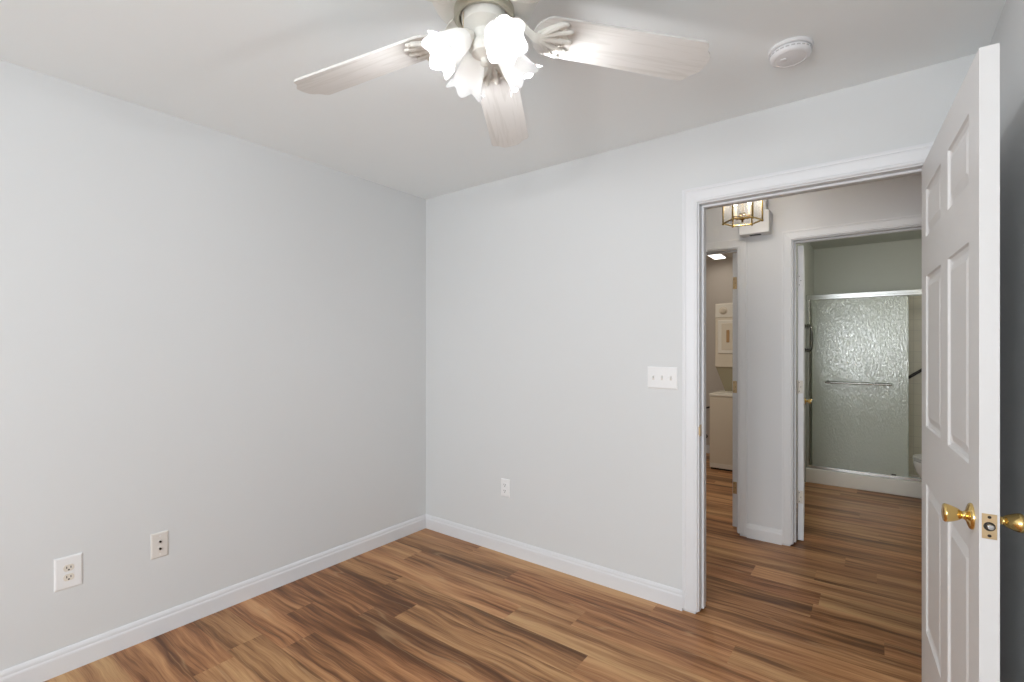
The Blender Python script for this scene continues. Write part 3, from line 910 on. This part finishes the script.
hub = obj('hub', b_, M['agedbrass'], lan, smooth=True)
for k in range(3):
    a = rot6 + PI / 6 + k * 2 * PI / 3
    p = Vector((0.046 * math.cos(a), 0.046 * math.sin(a), 0))
    b_ = new(); tube(b_, smoothpath([Vector((0.02 * math.cos(a), 0.02 * math.sin(a), ZB_ + 0.030)), p * 0.7 + Vector((0, 0, ZB_ + 0.020)), p + Vector((0, 0, ZB_ + 0.034))], 5), 0.004, 8)
    lathe(b_, [(0.004, 0.030), (0.016, 0.034), (0.018, 0.040), (0.012, 0.042)], 16, Matrix.Translation(p + Vector((0, 0, ZB_))))
    ar = obj('candle_arm', b_, M['agedbrass'], hub, smooth=True)
    b_ = new(); lathe(b_, [(0.0095, 0.038), (0.0095, 0.100), (0.006, 0.102)], 16, Matrix.Translation(p + Vector((0, 0, ZB_)))); obj('candle_sleeve', b_, M['candle'], lan, smooth=True)
    b_ = new(); lathe(b_, [(0.006, 0.101), (0.013, 0.118), (0.0155, 0.135), (0.012, 0.152), (0.005, 0.170), (0, 0.176)], 16, Matrix.Translation(p + Vector((0, 0, ZB_)))); cb = obj('candle_bulb', b_, M['candlebulb'], lan, smooth=True)
    cb['label'] = 'lit candle bulb'
    point('lantern_bulb_light', (LXc + p.x * 1.0, LYc + p.y * 1.0, CE + ZB_ + 0.20), LANTERN_W, (1.0, 0.96, 0.91), 0.02)

# ------------------------------------------------------------------ door chime on the far hall wall
o = empty('door_chime', (-0.665, YH, 2.115))
tag(o, 'white door chime box high on the hall wall behind the lantern', 'door chime')
b_ = new(); box(b_, -0.093, 0.093, -0.105, 0.0, 0.0, 0.150, 0.004, 2); obj('cover', b_, M['chime'], o)
b_ = new(); box(b_, -0.093, 0.070, -0.080, 0.0, 0.150, 0.235, 0.004, 2); obj('upper_cover', b_, M['chime'], o)
b_ = new(); box(b_, -0.035, 0.035, -0.070, -0.035, -0.002, 0.004, 0.0008, 1); sl = obj('sound_slot', b_, M['dark'], o); sl['label'] = 'dark slot in the underside'

# ------------------------------------------------------------------ laundry: stacked washer and dryer
WX0, WX1 = -1.469, -0.790
o = empty('laundry_center', ((WX0 + WX1) / 2, 5.990, 0.0))
tag(o, 'bisque stacked washer and dryer seen through the laundry doorway', 'washer dryer')
hw = (WX1 - WX0) / 2
yb_ = 0.36     # back, local
b_ = new(); box(b_, -hw, hw, -0.410, yb_, 0.018, 0.800, 0.010, 3); obj('washer_body', b_, M['appliance'], o)
b_ = new(); box(b_, -hw + 0.012, hw - 0.012, -0.400, yb_, 0.0, 0.030); obj('kick_base', b_, M['rubber'], o)
b_ = new(); box(b_, -hw + 0.003, hw - 0.003, -0.4135, -0.405, 0.022, 0.070, 0.003, 2); obj('toe_panel', b_, M['appliance_w'], o)
b_ = new(); box(b_, -hw - 0.004, hw + 0.004, -0.416, yb_, 0.800, 0.832, 0.010, 3); ld = obj('washer_top', b_, M['appliance_w'], o)
b_ = new(); box(b_, -hw + 0.06, hw - 0.06, -0.395, -0.10, 0.832, 0.842, 0.004, 2); obj('washer_lid', b_, M['appliance_w'], ld)
# sloping recessed console between washer and dryer
b_ = new(); t = bmesh.new(); vs = []
for x_, in ((0.0,), (1.0,)):
    sg = -1 if x_ == 0 else 1
    top = hw - 0.004; bot = hw - 0.085
    vs.append([t.verts.new((sg * top, -0.165, 1.118)), t.verts.new((sg * top, yb_, 1.118)), t.verts.new((sg * bot, yb_, 0.830)), t.verts.new((sg * bot, -0.060, 0.830))])
a_, c_ = vs
t.faces.new(a_); t.faces.new(c_)
for i in range(4): t.faces.new((a_[i], a_[(i + 1) % 4], c_[(i + 1) % 4], c_[i]))
merge(b_, t); cs = obj('console_neck', b_, M['console'], o); cs['label'] = 'olive sloping panel between washer and dryer'
b_ = new(); box(b_, -hw, hw, -0.178, yb_, 1.115, 1.834, 0.010, 3); obj('dryer_body', b_, M['appliance'], o)
b_ = new(); box(b_, -hw + 0.004, hw - 0.004, -0.188, -0.170, 1.678, 1.828, 0.004, 2); cp = obj('control_panel', b_, M['appliance_w'], o)
for x_ in (-hw + 0.092, 0.05, 0.20):
    b_ = new(); lathe(b_, [(0.045, 0), (0.045, 0.004), (0.034, 0.006), (0.034, 0.010), (0.030, 0.028), (0.026, 0.031), (0.0, 0.031)], 28, zto((0, -1, 0), (x_, -0.188, 1.752)))
    box(b_, x_ - 0.004, x_ + 0.004, -0.226, -0.215, 1.730, 1.774, 0.002, 1)
    obj('dial', b_, M['appliance'], cp, smooth=True)
b_ = new(); box(b_, -hw + 0.032, hw - 0.032, -0.192, -0.172, 1.268, 1.648, 0.010, 3); dd = obj('dryer_door', b_, M['appliance_w'], o)
b_ = new(); box(b_, -hw + 0.072, hw - 0.072, -0.195, -0.188, 1.310, 1.610, 0.004, 2); obj('door_inset', b_, M['appliance'], dd)
b_ = new(); box(b_, -hw + 0.126, -hw + 0.158, -0.204, -0.190, 1.395, 1.535, 0.005, 2); hd = obj('door_handle', b_, M['tan'], dd); hd['label'] = 'tan upright door pull'

# supply hose and shut-off valve behind the washer
b_ = new(); tube(b_, smoothpath([(-1.80, YE - 0.03, 0.535), (-1.72, 6.33, 0.575), (-1.60, 6.33, 0.605), (-1.49, 6.34, 0.63)], 6), 0.011, 10)
o = tag(obj('drain_hose', b_, M['rubber'], smooth=True), 'black hose running along the laundry wall behind the washer', 'hose')
o = empty('water_valve', (-1.735, YE, 0.21)); tag(o, 'dark shut-off valve low on the laundry wall left of the washer', 'valve')
b_ = new(); lathe(b_, [(0.030, 0), (0.030, 0.004), (0.012, 0.006), (0.012, 0.06), (0.018, 0.062), (0.018, 0.085), (0.0, 0.087)], 18, zto((0, -1, 0))); obj('valve_body', b_, M['darkmetal'], o, smooth=True)
b_ = new(); tube(b_, [(0, -0.055, 0), (0, -0.055, 0.19)], 0.010, 10); obj('riser_pipe', b_, M['darkmetal'], o, smooth=True)
b_ = new(); box(b_, -0.030, 0.030, -0.098, -0.084, -0.010, 0.010, 0.004, 2); obj('valve_handle', b_, M['darkmetal'], o)

# laundry ceiling lights (the far one shows through the doorway, the near one is unseen, added to light the washer fronts)
o = empty('ceiling_light', (-1.505, 6.00, CE)); tag(o, 'bright rectangular ceiling light in the laundry room', 'ceiling light')
b_ = new(); box(b_, -0.075, 0.075, -0.20, 0.20, -0.022, 0.0, 0.004, 1); fr_ = obj('light_frame', b_, M['trim'], o)
b_ = new(); box(b_, -0.062, 0.062, -0.185, 0.185, -0.034, -0.020, 0.006, 2); df_ = obj('diffuser', b_, M['diffuser'], o)
area('laundry_light', (-1.505, 6.00, CE - 0.04), (0, 0, -1), 0.12, 0.36, LAUNDRY_W, (1.0, 0.93, 0.82))
added_fixture = o.copy(); C.objects.link(added_fixture); added_fixture.location = (-1.505, 4.55, CE); added_fixture['label'] = 'added, unseen second laundry ceiling light just inside the laundry doorway'
for ch in (fr_, df_):
    c_ = ch.copy(); C.objects.link(c_); c_.parent = added_fixture
area('laundry_light', (-1.505, 4.55, CE - 0.04), (0, 0, -1), 0.12, 0.36, LAUNDRY_W * 14, (1.0, 0.93, 0.82))  # lamp of the added fixture, aimed at brightening the appliances

# ------------------------------------------------------------------ bathroom: shower
b_ = new(); box(b_, BWX0, BWX1, YC, YC + 0.10, 0.0, 0.140, 0.008, 3)
struct('trim_shower_curb', b_, M['curb'])
b_ = new(); box(b_, BWX0, BWX1, YC + 0.10, YE - 0.010, 0.0, 0.045); struct('floor_shower', b_, M['curb'])

YG = YC + 0.045
o = empty('shower_door', (0.2, YG, 0.140)); tag(o, 'sliding shower door of pebbled glass in a polished aluminium frame', 'shower door')
lx0, lx1 = BWX0 - 0.2 + 0.0005, BWX1 - 0.2 - 0.0005
b_ = new(); box(b_, lx0, lx1, -0.024, 0.034, 1.672, 1.720, 0.006, 2); box(b_, lx0, lx1, -0.029, -0.020, 1.668, 1.690, 0.003, 2); obj('top_rail', b_, M['alum'], o)
b_ = new(); box(b_, lx0, lx1, -0.024, 0.034, 0.0, 0.014, 0.003, 2); box(b_, lx0, lx1, -0.024, -0.016, 0.012, 0.030, 0.002, 1); box(b_, lx0, lx1, 0.024, 0.032, 0.012, 0.030, 0.002, 1); obj('bottom_track', b_, M['alum'], o)
for s, nm in ((lx0, 1), (lx1, -1)):
    b_ = new(); xa, xb = sorted((s, s + nm * 0.030)); box(b_, xa, xb, -0.020, 0.030, 0.014, 1.672, 0.003, 2); obj('side_jamb', b_, M['alum'], o)
b_ = new(); box(b_, -0.2 - 0.508, -0.2 + 0.228, -0.012, -0.005, 0.022, 1.676, 0.001, 1); pn = obj('glass_panel', b_, M['pebble'], o)
pn['label'] = 'pebbled glass sliding panel with the towel bar'
b_ = new(); box(b_, -0.2 - 0.500, -0.2 + 0.236, 0.012, 0.018, 0.022, 1.676, 0.001, 1); pn2 = obj('glass_panel', b_, M['pebble'], o)
pn2['label'] = 'second pebbled panel slid behind the first'
b_ = new(); z_ = 1.0 - 0.140
tube(b_, [(-0.2 - 0.398, -0.058, z_), (-0.2 + 0.115, -0.058, z_)], 0.0105, 12)
for x_ in (-0.2 - 0.375, -0.2 + 0.092):
    tube(b_, [(x_, -0.011, z_), (x_, -0.058, z_)], 0.007, 10)
    lathe(b_, [(0.016, 0), (0.016, 0.004), (0.008, 0.008)], 16, zto((0, -1, 0), (x_, -0.011, z_)))
obj('towel_bar', b_, M['barmetal'], pn, smooth=True)
b_ = new(); box(b_, -0.2 + 0.112, -0.2 + 0.148, -0.022, -0.012, 0.030, 0.044, 0.002, 1); obj('guide_clip', b_, M['darkmetal'], pn)

# upright grab handle on the bathroom's left wall
o = empty('curved_grab_bar', (BWX0, 5.53, 1.430)); tag(o, 'curved dark metal grab handle upright on the wall left of the shower', 'grab bar')
b_ = new(); tube(b_, smoothpath([(0.004, 0, -0.118), (0.034, 0, -0.122), (0.054, 0, -0.098), (0.057, 0, 0), (0.054, 0, 0.098), (0.034, 0, 0.122), (0.004, 0, 0.118)], 6), 0.0125, 12); obj('bar', b_, M['gunmetal'], o, smooth=True)
for s in (-1, 1):
    b_ = new(); lathe(b_, [(0.024, 0), (0.024, 0.003), (0.016, 0.008), (0.010, 0.010)], 20, zto((1, 0, 0), (0, 0, s * 0.118))); obj('flange', b_, M['gunmetal'], o, smooth=True)

# sloping grab bar on the tiled shower wall
o = empty('grab_bar', (0.42, YE - 0.010, 1.155)); tag(o, 'dark sloping grab bar on the tiled wall inside the shower', 'grab bar')
sl_ = math.radians(38)
def gpt(s): return Vector((s * math.cos(sl_), 0, s * math.sin(sl_)))
b_ = new(); tube(b_, smoothpath([gpt(-0.30) + Vector((0, -0.004, 0)), gpt(-0.30) + Vector((0, -0.035, 0)), gpt(-0.27) + Vector((0, -0.050, 0)), gpt(0.27) + Vector((0, -0.050, 0)), gpt(0.30) + Vector((0, -0.035, 0)), gpt(0.30) + Vector((0, -0.004, 0))], 6), 0.014, 12); obj('bar', b_, M['darkmetal'], o, smooth=True)
for s in (-1, 1):
    b_ = new(); lathe(b_, [(0.036, 0), (0.036, 0.004), (0.022, 0.010), (0.014, 0.012)], 20, zto((0, -1, 0), gpt(s * 0.30))); obj('flange', b_, M['steel'], o, smooth=True)

# toilet against the right bathroom wall, only the tip of its bowl shows past the bedroom door
o = empty('toilet', (BWX1 - 0.032, 5.27, 0.0), PI / 2); tag(o, 'white toilet bowl tip showing in front of the shower', 'toilet')
# local: y forwards from the wall (towards -x in the room), x sideways
def oval(cx_, cy_, rx, ry, n=40): return [(cx_ + rx * math.cos(2 * PI * k / n), cy_ + ry * math.sin(2 * PI * k / n)) for k in range(n)]
t = bmesh.new(); prev = None
for z, cy_, rx, ry in ((0.0, 0.36, 0.105, 0.22), (0.06, 0.36, 0.10, 0.215), (0.16, 0.38, 0.10, 0.20), (0.24, 0.41, 0.125, 0.215), (0.31, 0.430, 0.160, 0.235), (0.36, 0.435, 0.178, 0.243), (0.385, 0.435, 0.182, 0.245), (0.395, 0.435, 0.178, 0.241)):
    ring = [t.verts.new((x_, y_, z)) for x_, y_ in oval(0, cy_, rx, ry)]
    if prev:
        for k in range(40): t.faces.new((prev[k], prev[(k + 1) % 40], ring[(k + 1) % 40], ring[k]))
    else: t.faces.new(ring)
    prev = ring
t.faces.new(prev); b_ = new(); merge(b_, t); obj('bowl', b_, M['porcelain'], o, smooth=True)
b_ = new(); extrude_outline(b_, oval(0, 0.437, 0.186, 0.246), 0.399, 0.414, None, 0.005); obj('seat', b_, M['porcelain'], o, smooth=True)
b_ = new(); extrude_outline(b_, oval(0, 0.435, 0.188, 0.248), 0.418, 0.432, None, 0.005); obj('lid', b_, M['porcelain'], o, smooth=True)
b_ = new(); box(b_, -0.215, 0.215, 0.012, 0.190, 0.395, 0.735, 0.018, 3); tk = obj('tank', b_, M['porcelain'], o, smooth=True)
b_ = new(); box(b_, -0.225, 0.225, 0.006, 0.200, 0.735, 0.770, 0.010, 3); obj('tank_lid', b_, M['porcelain'], tk, smooth=True)
b_ = new(); box(b_, -0.10, 0.10, 0.012, 0.30, 0.30, 0.395, 0.01, 2); obj('bowl_bridge', b_, M['porcelain'], o, smooth=True)

# unseen vanity light, added on the bathroom's right wall as a light source
o = empty('added_vanity_light', (BWX1, 4.55, 2.0)); tag(o, 'added, unseen vanity light bar high on the right bathroom wall', 'wall light')
b_ = new(); box(b_, -0.03, 0.0, -0.30, 0.30, -0.05, 0.05, 0.006, 2); obj('back_plate', b_, M['alum'], o)
for y_ in (-0.2, 0.0, 0.2):
    b_ = new(); lathe(b_, [(0.012, 0.0), (0.018, 0.015), (0.040, 0.040), (0.048, 0.065), (0.040, 0.095), (0.018, 0.110), (0, 0.112)], 24, zto((-1, 0, 0), (-0.03, y_, 0))); obj('globe_bulb', b_, M['bulb'], o, smooth=True)
    point('added_vanity_bulb_light', (BWX1 - 0.18, 4.55 + y_, 2.0), VANITY_W, (1.0, 0.95, 0.86), 0.04)
